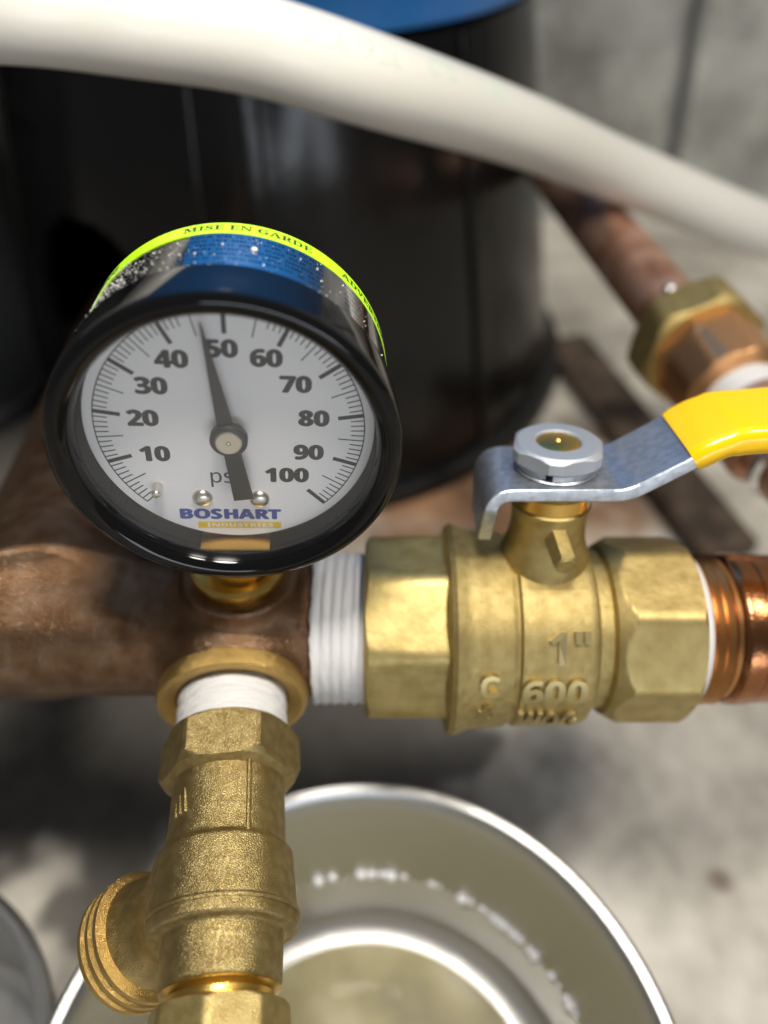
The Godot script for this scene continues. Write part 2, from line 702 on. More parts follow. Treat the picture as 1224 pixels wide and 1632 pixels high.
func label_print() -> ImageTexture:
	# rows of print too small to read, dark on a silvery film: u runs round the case, v along it
	var w := 2048
	var h := 256
	var im := Image.create(w, h, false, Image.FORMAT_RGB8)
	im.fill(lin(0.62, 0.63, 0.65))
	var ink := lin(0.03, 0.03, 0.04)
	var rows := 7
	for block in 3:
		for r in rows:
			var x := 40 + block * 690 + (0 if r < 5 else rng.randi_range(10, 70))
			var stop := 40 + block * 690 + 600 - (0 if r < rows - 1 else 300)
			var y := 14 + r * 33
			while x < stop:
				var letters := rng.randi_range(2, 9)
				var caps := rng.randf() < 0.12
				for l in letters:
					var lw := rng.randi_range(7, 11)
					var lh := 20 if caps else rng.randi_range(13, 19)
					im.fill_rect(Rect2i(x, y + 20 - lh, 3, lh), ink)
					if rng.randf() < 0.7:
						im.fill_rect(Rect2i(x + lw - 5, y + 20 - mini(lh, 14), 3, mini(lh, 14)), ink)
					if rng.randf() < 0.8:
						im.fill_rect(Rect2i(x, y + rng.randi_range(6, 17), lw - 3, 3), ink)
					x += lw + 2
					if x > stop:
						break
				x += 12
	return ImageTexture.create_from_image(im)


func floor_print() -> ImageTexture:
	# old concrete, 2.6 m of it: mottled, pipework shade painted in round the pot, rusty in front of the tank
	var size := 1024
	var broad := noise(FastNoiseLite.TYPE_SIMPLEX_SMOOTH, 0.012, 5, 51)
	var grain := noise(FastNoiseLite.TYPE_SIMPLEX_SMOOTH, 0.05, 4, 52)
	var warp := noise(FastNoiseLite.TYPE_SIMPLEX_SMOOTH, 0.02, 3, 53)
	var im := Image.create(size, size, false, Image.FORMAT_RGB8)
	var dark := Color(0.27, 0.25, 0.21)
	var light := Color(0.70, 0.66, 0.585)
	for y in size:
		for x in size:
			var p := Vector2((x + 0.5) / size - 0.5, (y + 0.5) / size - 0.5) * 2600.0
			var k := clampf(0.62 + broad.get_noise_2d(p.x * 0.9, p.y * 0.9) * 0.75 + grain.get_noise_2d(p.x * 1.6, p.y * 1.6) * 0.3, 0, 1)
			var c := dark.lerp(light, k)
			if absf(p.x) < 500 and absf(p.y + 250) < 400:
				var q := p + Vector2(warp.get_noise_2d(p.x, p.y), warp.get_noise_2d(p.x + 900, p.y)) * 45.0
				# shadow of gauge and pipework, painted into the concrete colour
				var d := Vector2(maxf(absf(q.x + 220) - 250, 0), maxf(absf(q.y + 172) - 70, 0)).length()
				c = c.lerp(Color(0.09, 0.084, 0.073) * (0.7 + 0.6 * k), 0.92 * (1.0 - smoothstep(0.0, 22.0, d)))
				d = Vector2(maxf(absf(q.x + 275) - 135, 0), maxf(absf(q.y + 290) - 110, 0)).length()  # more painted shade, further back beside the drum
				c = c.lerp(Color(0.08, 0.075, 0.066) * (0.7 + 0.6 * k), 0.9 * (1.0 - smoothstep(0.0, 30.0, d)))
				# rust
				d = ((q - Vector2(58, -296)) / Vector2(92, 52)).length()
				c = c.lerp(Color(0.21, 0.105, 0.048) * (0.6 + 1.0 * k), 0.94 * (1.0 - smoothstep(0.6, 1.3, d)))
				# one small brown spot
				d = (p - Vector2(116, -98)).length()
				c = c.lerp(Color(0.12, 0.07, 0.05), 0.8 * (1.0 - smoothstep(1.5, 6.0, d)))
			im.set_pixel(x, y, c.linear_to_srgb())
	return ImageTexture.create_from_image(im)


func setting() -> void:
	var b := MB.new()
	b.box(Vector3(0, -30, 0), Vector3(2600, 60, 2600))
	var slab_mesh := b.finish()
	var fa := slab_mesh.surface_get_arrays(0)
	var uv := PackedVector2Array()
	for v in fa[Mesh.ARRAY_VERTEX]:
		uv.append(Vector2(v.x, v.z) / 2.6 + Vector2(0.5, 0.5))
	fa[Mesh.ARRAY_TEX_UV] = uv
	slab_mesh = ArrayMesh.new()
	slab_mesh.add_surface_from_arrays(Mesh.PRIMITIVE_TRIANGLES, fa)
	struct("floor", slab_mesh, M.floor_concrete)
	# dark strip added on the floor in place of the copper pipe's shadow
	var w := thing("pipe_shadow_strip", "dark brown strip added on the floor as the shadow of the copper pipe", "shadow_strip", Vector3(140, 0, -336))
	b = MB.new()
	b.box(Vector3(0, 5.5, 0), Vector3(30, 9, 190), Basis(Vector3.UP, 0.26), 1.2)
	part("shadow_strip", b.finish(), M.shadow_brown, w)
	b = MB.new()
	b.box(Vector3(0, 900, -685), Vector3(2600, 1990, 120))
	struct("wall", b.finish(), M.wall_concrete)
	# a thin cable runs down the wall
	var o := thing("wall_cable", "thin dark grey cable running down the bare concrete wall", "cable", Vector3(222, 0, -620))
	b = MB.new()
	b.tube(spline([Vector3(5, 0, 0), Vector3(4, 60, 0), Vector3(-4, 150, 0), Vector3(0, 220, 0), Vector3(2, 330, 0), Vector3(0, 600, 0)]), [4.2], 16)
	part("cable_sheath", b.finish(), M.grey_cable, o)


func tank() -> void:
	var o := thing("pressure_tank", "blue steel pressure tank on a flared black skirt behind the gauge", "tank", Vector3(-55, 0, -437))
	# skirt: a flared wall with a round opening, built as a grid whose cells inside the opening are left out
	var b := MB.new()
	var n := 288
	var rows := 80
	var ring := func(rad_off: float, i: int) -> PackedVector3Array:
		var y := 200.0 * i / rows
		var r := 160.0 - 35.0 * y / 200.0 - rad_off
		var out := PackedVector3Array()
		for k in n:
			var th := TAU * k / n
			out.append(Vector3(sin(th) * r, y, cos(th) * r))
		return out
	var open := func(k: float, i: float) -> bool:
		var ph := rad_to_deg(TAU * k / n)
		if ph > 180:
			ph -= 360
		var dx := (ph + 34.0) / 15.5
		var dy := (200.0 * i / rows - 96.0) / 37.0
		return dx * dx + dy * dy < 1.0
	var prev: PackedVector3Array = ring.call(0.0, 0)
	var prev_in: PackedVector3Array = ring.call(3.0, 0)
	for i in rows:
		var next: PackedVector3Array = ring.call(0.0, i + 1)
		var next_in: PackedVector3Array = ring.call(3.0, i + 1)
		for k in n:
			var l := (k + 1) % n
			if open.call(k + 0.5, i + 0.5):
				# the rim of the opening
				if not open.call(k - 0.5, i + 0.5): b.quad(prev[k], next[k], next_in[k], prev_in[k])
				if not open.call(k + 1.5, i + 0.5): b.quad(prev[l], prev_in[l], next_in[l], next[l])
				if not open.call(k + 0.5, i - 0.5): b.quad(prev[k], prev_in[k], prev_in[l], prev[l])
				if not open.call(k + 0.5, i + 1.5): b.quad(next[k], next[l], next_in[l], next_in[k])
				continue
			b.quad(prev[k], prev[l], next[l], next[k])
			b.quad(prev_in[l], prev_in[k], next_in[k], next_in[l])
		prev = next
		prev_in = next_in
	var skirt := part("skirt", b.finish(30, false), M.skirt_black, o)
	b = MB.new()
	b.ring(MB.frame(Vector3.ZERO, Vector3.UP, Vector3.RIGHT), [[0, 150], [0, 166], [3, 168], [9, 167], [12, 161], [12, 150]], 128)
	part("foot_ring", b.finish(), M.skirt_black, skirt)
	for ph in [-9.0, 2.0, 44.0, 100.0, 160.0, 220.0, 290.0]:
		b = MB.new()
		var a := deg_to_rad(ph)
		var out := Vector3(sin(a), 0, cos(a))
		var side := Vector3(cos(a), 0, -sin(a))
		var low := out * 158.5 + Vector3(0, 10, 0)
		var top := out * 125.5 + Vector3(0, 198, 0)
		b.sweep(PackedVector3Array([low, low.lerp(top, 0.5), top]), side, [slab(9, 5, 2.0)])
		part("rib", b.finish(), M.skirt_black, skirt)
	b = MB.new()
	var up := MB.frame(Vector3.ZERO, Vector3.UP, Vector3.RIGHT)
	b.lathe(up, [[206, 100], [206, 122], [203, 126.5], [205, 128], [214, 130], [224, 138], [240, 154], [262, 172], [290, 182], [430, 184], [720, 184], [770, 172], [810, 146], [840, 90], [855, 20]], 128)
	part("shell", b.finish(), M.tank_blue, o)


func drum() -> void:
	var o := thing("dark_drum", "dark grey drum at the left edge beside the black tank skirt", "drum", Vector3(-282, 0.5, -396))
	var b := MB.new()
	b.lathe(MB.frame(Vector3.ZERO, Vector3.UP, Vector3.RIGHT), [[0, 60], [0, 84], [4, 86], [10, 86], [13, 83], [150, 83], [153, 86], [159, 86], [162, 83], [330, 83], [334, 86], [340, 86], [341, 82], [336, 60]], 96)
	part("drum_wall", b.finish(), M.drum_grey, o)


func pex_line() -> void:
	var o := thing("white_water_line", "white plastic water line curving past above the gauge", "pipe", Vector3(0, 0, 0))
	var b := MB.new()
	var pts := [Vector3(-168.9, 226.2, -213.9), Vector3(-123.9, 236.3, -200.4), Vector3(-81.4, 238.4, -191.2), Vector3(-58.0, 233.7, -199.0), Vector3(-31.5, 227.4, -207.4), Vector3(-1.9, 216.4, -217.2), Vector3(41.7, 192.0, -256.8), Vector3(91.5, 163.0, -295.1), Vector3(161.7, 131.9, -315.0), Vector3(230.8, 107.5, -338.7), Vector3(304.0, 68.3, -373.6)]
	b.tube(spline(pts, 8), [10.8], 48)
	var pipe := part("pipe_wall", b.finish(), M.pex, o)
	# faint green print along the upper side
	var sp := spline(pts, 8)
	for k in 9:
		var i := 21 + k * 3
		var d := (sp[i + 1] - sp[i - 1]).normalized()
		var nrm := (Vector3(0, 0.75, 0.7) - d * Vector3(0, 0.75, 0.7).dot(d)).normalized()
		var fr := Basis(d, d.cross(nrm) * -1.0, nrm)
		var c := sp[i]
		var glyph := bent(text_mesh(["CSA", "PEX", "CTS", "NSF", "100"][k % 5], plain_font, 4.6, 0.1), func(p: Vector3) -> Vector3:
			var a := p.y / 10.8
			return c + d * p.x + (nrm * cos(a) + fr.y * sin(a)) * (10.78 + p.z))
		part("print", glyph, M.pex_print, pipe)


func copper_line() -> void:
	var p0 := Vector3(58, 140, -476)
	var p1 := Vector3(102, 140, -211)
	var ax := (p1 - p0).normalized()
	var o := thing("copper_pipe", "copper pipe with a brass union nut running back behind the yellow handle", "pipe", Vector3(102, 140, -211))
	var t := MB.frame(Vector3.ZERO, ax, Vector3.UP)
	var b := MB.new()
	b.lathe(t, [[-290, 11.1], [-18, 11.1]], 48)
	part("tube", b.finish(), M.copper, o)
	b = MB.new()
	b.lathe(t, [[-19, 11.1], [-17.5, 13], [-15, 14], [-13, 14]], 48)
	b.ball(t * Vector3(11, 5, -20), 2.2)
	b.ball(t * Vector3(2, -11.5, -22), 1.6)
	part("solder_joint", b.finish(), M.solder, o)
	b = MB.new()
	b.lathe(t, [[-12, 13], [-12, 18.0], [-10, 20.8], [-3, 20.8], [0.5, 20.2], [2.5, 18.5], [2.5, 13]], 64, 6, 18.8, 0.35)
	part("union_nut", b.finish(), M.forged_brass, o)
	b = MB.new()
	b.lathe(t, [[2, 17.4], [6, 17.6], [8, 16.6], [23, 16.4], [26, 13.2]], 64, 8, 15.8, 0.2, true, 1.0)
	part("adapter", b.finish(), M.bright_copper, o)
	b = MB.new()
	var pr := [[25.5, 11.5]]
	for k in 5:
		pr.append([26 + k * 1.8, 12.6])
		pr.append([26.9 + k * 1.8, 12.0])
	b.lathe(t, pr, 48)
	part("thread_tape", b.finish(60), M.thread_tape, o)
	b = MB.new()
	b.lathe(t, [[34.5, 13], [35.5, 14.8], [46, 14.8], [48, 13]], 64)
	part("socket", b.finish(), M.copper, o)
	b = MB.new()
	b.lathe(t, [[46, 11.1], [78, 11.1]], 48)
	part("tube", b.finish(), M.copper, o)
	b = MB.new()
	b.ring(t, [[54, 11.0], [54, 12.0], [55, 12.9], [56.5, 12.6], [57.5, 11.0]], 48)
	part("solder_joint", b.finish(), M.solder, o)
	# elbow that joins the line to the ball valve
	var e := thing("copper_elbow", "copper elbow and threaded adapter on the right end of the ball valve", "pipe fitting", Vector3(63.8, 140, -102))
	var x := MB.frame(Vector3.ZERO, Vector3.RIGHT, Vector3.UP)
	b = MB.new()
	b.lathe(x, [[-6, 16.2], [1.4, 16.9], [2.2, 16.4]], 64)
	part("thread_tape", b.finish(), M.thread_tape, e)
	b = MB.new()
	pr = [[1.8, 15.6]]
	for k in 3:
		pr.append([2.4 + k * 2.1, 16.5])
		pr.append([3.3 + k * 2.1, 15.6])
	pr.append([8.6, 15.4])
	b.lathe(x, pr, 64)
	part("male_thread", b.finish(24), M.thread_copper, e)
	b = MB.new()
	b.lathe(x, [[8.4, 14], [8.8, 15.6], [9.6, 16.3], [10.8, 16.6], [13.5, 16.5], [14.2, 15.9], [15.0, 16.2], [23, 16.0], [24.4, 15.3], [25.5, 13.2]], 96)
	part("adapter", b.finish(), M.aged_copper, e)
	b = MB.new()
	var path := PackedVector3Array([Vector3(24, 0, 0), Vector3(32, 0, 0)])
	for k in 9:
		var an := k / 8.0 * PI / 2
		path.append(Vector3(34 + sin(an) * 20, 0, -20 + cos(an) * 20))
	path.append(Vector3(54, 0, -30))
	b.tube(path, [12.9, 12.9, 12.4, 12.4, 12.4, 12.4, 12.4, 12.4, 12.4, 12.4, 12.4, 13.0], 48)
	part("elbow", b.finish(), M.copper, e)


func tub(called: String, label: String, at: Vector3, r: float, depth: float, fl: float) -> Node3D:
	var o := thing(called, label, "pot", at)
	var up := MB.frame(Vector3.ZERO, Vector3.UP, Vector3.RIGHT)
	var b := MB.new()
	var rb := r * 0.86
	# outside up, rolled lip, inside down to a rounded bottom corner
	b.lathe(up, [[0, rb * 0.5], [0, rb - 3], [1.5, rb - 0.8], [4, rb], [depth - 6, r - 3.6], [depth - 5.5, r - 0.6], [depth - 3.5, r], [depth - 1, r - 0.4], [depth, r - 1.6], [depth - 0.3, r - 3.4], [depth - 2, r - 4.8], [depth - 8, r - 5.6], [fl + 6, rb - 1.0], [fl + 2.7, rb - 2.6], [fl + 0.6, rb - 5.4], [fl, rb - 9.4], [fl, 1]], 128)
	part("pot_wall", b.finish(40), M.stainless, o)
	return o


func tubs() -> void:
	var o := tub("steel_pot", "stainless steel pot holding yellowish water under the drain valve", Vector3(-4.7, 0.5, -24), 68, 88, 17.0)
	var up := MB.frame(Vector3.ZERO, Vector3.UP, Vector3.RIGHT)
	var b := MB.new()
	b.lathe(up, [[17.2, 20], [17.2, 49.0], [17.5, 49.4], [17.5, 20]], 96)
	part("sediment", b.finish(), M.yellow_silt, o)
	b = MB.new()
	var rw := 60.6
	var rings := []
	for rr in [1.0, 30.0, rw - 2.0, rw - 0.8, rw]:
		var ring := PackedVector3Array()
		for k in 96:
			var th := TAU * k / 96
			ring.append(Vector3(cos(th) * rr, 45.5 + (0.0 if rr < rw - 1.5 else (0.1 if rr < rw - 0.4 else 0.3)) + sin(th * 3 + rr * 0.2) * 0.15, -sin(th) * rr))
		rings.append(ring)
	b.loft(rings, false)
	var w := part("water", b.finish(60, false), M.water, o)
	for a in [100, 104, 92, 89, 86, 83.5, 80, 72, 70, 63, 60.5, 57, 55, 53, 51, 49.5, 47, 45, 42, 40, 34, 31.5, 28, 26.5, 24.5, 20, 18, 16, 10, 112, 121, 124, 133, 148, 160, 172, 190, 215, 260, 300]:
		b = MB.new()
		var th := deg_to_rad(a)
		var r := rng.randf_range(0.9, 1.7)
		b.ball(Vector3(cos(th) * (rw - r), 45.9 + r * 0.3, -sin(th) * (rw - r)), r, 8)
		part("bubble", b.finish(60), M.bubble, w)
	tub("steel_pot", "grey steel pot cut off at the lower left corner", Vector3(-131, 0.5, -26), 55, 62, 4.0)


func manifold() -> void:
	var o := thing("copper_manifold", "tarnished brown copper tee carrying the gauge and both brass valves", "pipe fitting", Vector3(-31, 140, -102))
	var drain := Vector3(0.10, 0, 0.995).normalized()
	var sd := func(p: Vector3) -> float:
		var d := cyl(p, Vector3(-130, 0, 0), Vector3(16.6, 0, 0), 14.7, 14.7)
		var back := cyl(p, Vector3(-43, 0, 0), Vector3(-87, -54, -218), 21, 20)
		d = smin(d, back, 11.0)
		var boss := cyl(p, Vector3(1.5, 0, 0), Vector3(1.8, 19.5, 0), 12.2, 11.6)
		d = smin(d, boss, 5.0)
		var port := cyl(p, Vector3(-1.6, 0, 0), Vector3(-1.6, 0, 0) + drain * 17.0, 14.6, 14.4)
		return smin(d, port, 4.0)
	part("body", nets(sd, Vector3(-134, -66, -240), Vector3(20, 24, 22), 1.1), M.tarnished_copper, o)
	# machined brass face of the drain port
	var b := MB.new()
	var t := MB.frame(Vector3(-1.6, 0, 0) + drain * 16.6, drain, Vector3.UP)
	b.ring(t, [[-1.5, 10.5], [-1.5, 14.0], [-0.6, 15.1], [1.6, 15.4], [2.8, 14.9], [3.2, 14.0], [2.2, 11.6], [1.0, 10.5]], 96)
	part("port_face", b.finish(), M.pitted_brass, o)
	b = MB.new()
	b.ring(MB.frame(Vector3(1.8, 19.2, 0), Vector3.UP, Vector3.RIGHT), [[-1, 6], [-1, 8.8], [0, 9.5], [2.6, 9.5], [3.4, 8.8], [3.4, 6]], 64)
	part("gauge_port_face", b.finish(), M.machined_brass, o)
	# male thread wrapped in white tape, screwed into the ball valve
	b = MB.new()
	var x := MB.frame(Vector3.ZERO, Vector3.RIGHT, Vector3.UP)
	tape_wrap(b, x, 16.0, 29.5, 16.2, 2.1, 0.45, 3)
	part("thread_tape", b.finish(60), M.thread_tape, o)


func ball_valve() -> void:
	var o := thing("ball_valve", "brass ball valve with a yellow sleeved lever right of the gauge", "valve", Vector3(0, 140, -102))
	var x := MB.frame(Vector3.ZERO, Vector3.RIGHT, Vector3.UP)
	# angle round the pipe is counted from straight up; a positive turn leans towards the back wall
	var deg := func(elev: float) -> float: return deg_to_rad(elev - 90.0) * -1.0
	var s := Vector3(0, cos(deg_to_rad(13)), -sin(deg_to_rad(13)))   # the stem leans back
	var q := Vector3(0, sin(deg_to_rad(13)), cos(deg_to_rad(13)))
	var b := MB.new()
	b.lathe(x, [[10, 14], [12.8, 20.5], [13.3, 22.4], [14.3, 23.0], [16.0, 22.4], [17.8, 21.6], [25.0, 21.0], [26.0, 20.4], [26.6, 20.3], [27.2, 20.9], [34, 20.9], [40.6, 20.6], [42.0, 20.0], [42.8, 18.6], [43.2, 17.3], [48, 17.0], [50, 16.0]], 128)
	part("body", b.finish(28), M.forged_brass, o)
	var oct := PI / 8
	b = MB.new()
	b.lathe(x, [[-4.2, 15.8], [-4.0, 18.6], [-3.0, 20.2], [11.5, 20.6], [13.6, 20.6]], 64, 8, 19.2, deg.call(81.5 - 22.5), true, 0.985)
	part("hex_end", b.finish(22), M.hex_brass, o)
	b = MB.new()
	b.lathe(x, [[45.4, 16.4], [46.5, 18.4], [50.6, 20.75], [62.3, 20.7], [63.6, 19.6], [64.0, 18.5], [64.0, 15.5]], 64, 8, 19.0, deg.call(58.5 - 22.5), true, 0.985)
	part("hex_end", b.finish(22), M.hex_brass, o)
	# bonnet and stem
	var c := Vector3(33.0, 0, 0)
	var t := MB.frame(c, s, q)
	b = MB.new()
	b.lathe(t, [[14, 9.6], [20.5, 9.2], [22.5, 8.4], [25, 7.7], [28, 7.4], [31, 7.5], [32.8, 7.9], [33.4, 7.2]], 64)
	part("bonnet", b.finish(), M.forged_brass, o)
	b = MB.new()
	b.lathe(t, [[32.8, 6.2], [33.4, 7.6], [36.2, 7.7], [36.9, 7.0], [37.2, 5.0], [42, 4.3], [45.5, 4.2], [45.8, 3.7], [45.85, 0.8], [45.5, 0.5]], 48)
	part("stem", b.finish(), M.machined_brass, o)
	# stop screw on the bonnet, pointing at the viewer
	b = MB.new()
	var sc := c + s * 30.6 + Vector3(-0.4, 0, 0)
	var sq := (q * 0.93 - s * 0.30 + Vector3(0.12, 0, 0)).normalized()
	b.lathe(MB.frame(sc, sq, s), [[4, 2.5], [13.6, 2.5], [14.3, 1.9]], 24, 6, 2.2, 0.0, true, 1.0)
	part("stop_screw", b.finish(20), M.forged_brass, o)
	# lever: a bent plate
	var h := thing_part("lever", o)
	var raw := [Vector2(19.6, 27.5), Vector2(20.0, 39.0), Vector2(45.0, 39.0), Vector2(61.5, 49.6), Vector2(78, 51.0), Vector2(150, 52.0)]
	var line := rounded(raw, [0, 4.2, 9.0, 14.0, 30.0, 0])
	var path := PackedVector3Array()
	for p in line:
		path.append(Vector3(p.x, 0, 0) + s * p.y)
	var secs := []
	for p in line:
		var wd := 18.0
		if p.y < 34.0 and p.x < 30.0:
			wd = 12.0 + 7.0 * clampf((p.y - 27.5) / 8.0, 0, 1)
		secs.append(slab(wd, 2.7, 0.5))
	b = MB.new()
	# the plate between the tab and the start of the sleeve
	b.sweep(path, q, secs)
	part("lever_plate", b.finish(30), M.zinc, h)
	# sleeve over the outer half
	var sleeve := PackedVector3Array()
	var ssec := []
	var dense := PackedVector2Array()
	for i in line.size() - 1:
		var seg: Vector2 = line[i + 1] - line[i]
		var cnt := maxi(1, int(seg.length() / 1.5))
		for k in cnt:
			dense.append((line[i] as Vector2).lerp(line[i + 1], float(k) / cnt))
	dense.append(line[-1])
	for p in dense:
		if p.x < 55.0 or p.x > 140:
			continue
		var k := sleeve.size()
		sleeve.append(Vector3(p.x, 0, 0) + s * p.y)
		var grow: float = [0.0, 0.5][mini(k, 1)]
		ssec.append(slab(18.4 + grow, 4.6 + grow + (0.6 if p.x > 62 else 0.0), 2.1))
	b = MB.new()
	b.sweep(sleeve, q, ssec)
	part("grip_sleeve", b.finish(40), M.yellow_vinyl, h)
	# split washer and nut
	b = MB.new()
	b.ring(t, [[40.4, 5.2], [40.4, 7.6], [40.7, 7.9], [41.0, 7.6], [41.0, 5.2]], 48)
	part("washer", b.finish(), M.zinc, o)
	b = MB.new()
	var gap := 0.09
	var rings := []
	for k in 41:
		var th := gap + (TAU - 2 * gap) * k / 40 - 0.35
		var r := PackedVector3Array()
		var lift := 0.35 * (k / 40.0)
		for pq in [[41.1, 5.0], [41.1, 7.6], [42.2, 7.6], [42.2, 5.0]]:
			r.append(t * Vector3(cos(th) * pq[1], sin(th) * pq[1], pq[0] + lift * 0.4))
		rings.append(r)
	b.loft(rings)
	part("split_washer", b.finish(), M.zinc, o)
	b = MB.new()
	b.lathe(t, [[42.4, 6.4], [42.5, 7.9], [43.2, 9.1], [44.9, 9.1], [45.9, 7.7], [46.0, 4.7], [45.8, 4.3], [45.0, 4.2]], 48, 6, 8.2, 0.3, true, 0.935)
	part("nut", b.finish(20), M.chalky_zinc, o)
	# raised cast lettering
	var put := func(txt: String, xc: float, elev: float, cap: float, rad: float, stretch := 1.0) -> void:
		var mesh := bent(text_mesh(txt, bold, cap, 1.0, stretch, 0.1), func(p: Vector3) -> Vector3:
			var a := deg_to_rad(elev) + p.y / rad
			var r := rad - 0.45 + p.z * 1.35
			return Vector3(xc + p.x, sin(a) * r, cos(a) * r))
		part("raised_lettering", mesh, M.letter_brass, o)
	put.call("1\"", 36.0, 42.5, 6.2, 20.75, 1.0)
	put.call("600", 33.6, 17.5, 5.2, 20.75, 1.1)
	put.call("WOG", 33.0, -6.0, 4.8, 20.8, 0.75)
	put.call("C", 20.6, 22.0, 4.6, 21.3, 1.0)
	put.call("€", 20.4, 3.0, 4.4, 21.3, 0.9)


func thing_part(called: String, parent: Node3D) -> Node3D:
	var n := Node3D.new()
	n.name = called
	parent.add_child(n, true)
	return n


func drain_valve() -> void:
	var ax := Vector3(0.10, 0, 0.995).normalized()
	var o := thing("drain_valve", "sand cast brass drain valve with an open threaded hose outlet under the gauge", "valve", Vector3(-32.6, 140, -102) + ax * 19.0)
	var t := MB.frame(Vector3.ZERO, ax, Vector3.UP)
	var b := MB.new()
	tape_wrap(b, t, -1.0, 8.4, 10.75, 3.4, 0.16, 8)
	part("thread_tape", b.finish(60), M.thread_tape, o)
	b = MB.new()
	b.lathe(t, [[7.6, 10.5], [8.0, 11.8], [9.5, 13.4], [15.4, 13.4], [17.0, 12.2], [17.8, 10.2]], 64, 6, 11.7, 0.0, true, 0.98)
	part("hex_end", b.finish(22), M.cast_brass, o)
	var out_dir := Vector3(-0.70, -0.68, 0.20).normalized()
	var root := ax * 34.5
	var tip := root + out_dir * 26.0
	var sd := func(p: Vector3) -> float:
		var d := cyl(p, ax * 15.0, ax * 32.0, 10.2, 10.4)
		var bulge := cyl(p, ax * 30.5, ax * 43.5, 11.6, 12.4)
		d = smin(d, bulge, 1.2)
		d = smin(d, cyl(p, ax * 42.0, ax * 51.5, 10.0, 9.6), 0.8)
		var branch := cyl(p, root - out_dir * 2.0, root + out_dir * 20.0, 7.6, 7.6)
		d = smin(d, branch, 6.0)
		var cone := cyl(p, root + out_dir * 14.0, root + out_dir * 21.5, 6.6, 9.9)
		d = smin(d, cone, 4.0)
		return d
	part("body", nets(sd, Vector3(-30, -32, 10), Vector3(22, 16, 62), 0.7), M.cast_brass, o)
	# parting seam and cast marks
	b = MB.new()
	b.sweep(PackedVector3Array([ax * 17.0, ax * 30.5]), Vector3(0.6, -0.5, 0).normalized(), [slab(0.9, 0.9, 0.3)])
	for i in b.v.size():
		b.v[i] += Vector3(4.9, 9.1, 0)
	part("seam", b.finish(), M.cast_brass, o)
	b = MB.new()
	b.ring(t, [[40.6, 11.5], [40.6, 12.55], [41.0, 12.75], [41.4, 12.6], [41.4, 11.5]], 96)
	part("seam", b.finish(), M.cast_brass, o)
	for k in 3:
		b = MB.new()
		var a := deg_to_rad(128.0 + 7.0 * k)
		b.box(ax * (24.0 + k * 0.6) + Vector3(cos(a), sin(a), 0) * 10.1, Vector3(0.9, 1.0, 5.0 - k), Basis(Vector3(0, 0, 1), a) * Basis(Vector3(1, 0, 0), 0.25), 0.3)
		part("raised_mark", b.finish(), M.cast_brass, o)
	# hose thread
	b = MB.new()
	var to := MB.frame(root + out_dir * 20.4, out_dir, ax)
	var pr := [[0.0, 8.8], [0.3, 10.2]]
	for k in 3:
		pr.append([0.8 + k * 2.3, 11.3])
		pr.append([1.7 + k * 2.3, 11.3])
		pr.append([2.2 + k * 2.3, 10.4])
		pr.append([2.6 + k * 2.3, 10.4])
	pr.append_array([[8.2, 10.0], [8.4, 8.8], [6.0, 8.2], [-3.0, 7.2], [-3.0, 1.0]])
	b.lathe(to, pr, 96)
	part("hose_thread", b.finish(30), M.pitted_brass, o)
	# packing thread and nut
	b = MB.new()
	b.lathe(t, [[50.5, 8.8], [51.6, 9.5], [52.4, 8.7], [53.2, 8.7], [54.0, 9.3], [55.0, 8.6]], 64)
	part("packing_thread", b.finish(25), M.machined_brass, o)
	b = MB.new()
	b.lathe(t, [[53.6, 8.8], [53.8, 10.4], [54.6, 11.1], [67.5, 11.1], [69, 10.2], [69.4, 7.0], [69.4, 4.0]], 64, 8, 10.2, 0.42)
	part("packing_nut", b.finish(22), M.forged_brass, o)
	b = MB.new()
	b.lathe(t, [[69, 3.4], [80, 3.4], [80.6, 2.8]], 32)
	part("stem", b.finish(), M.machined_brass, o)


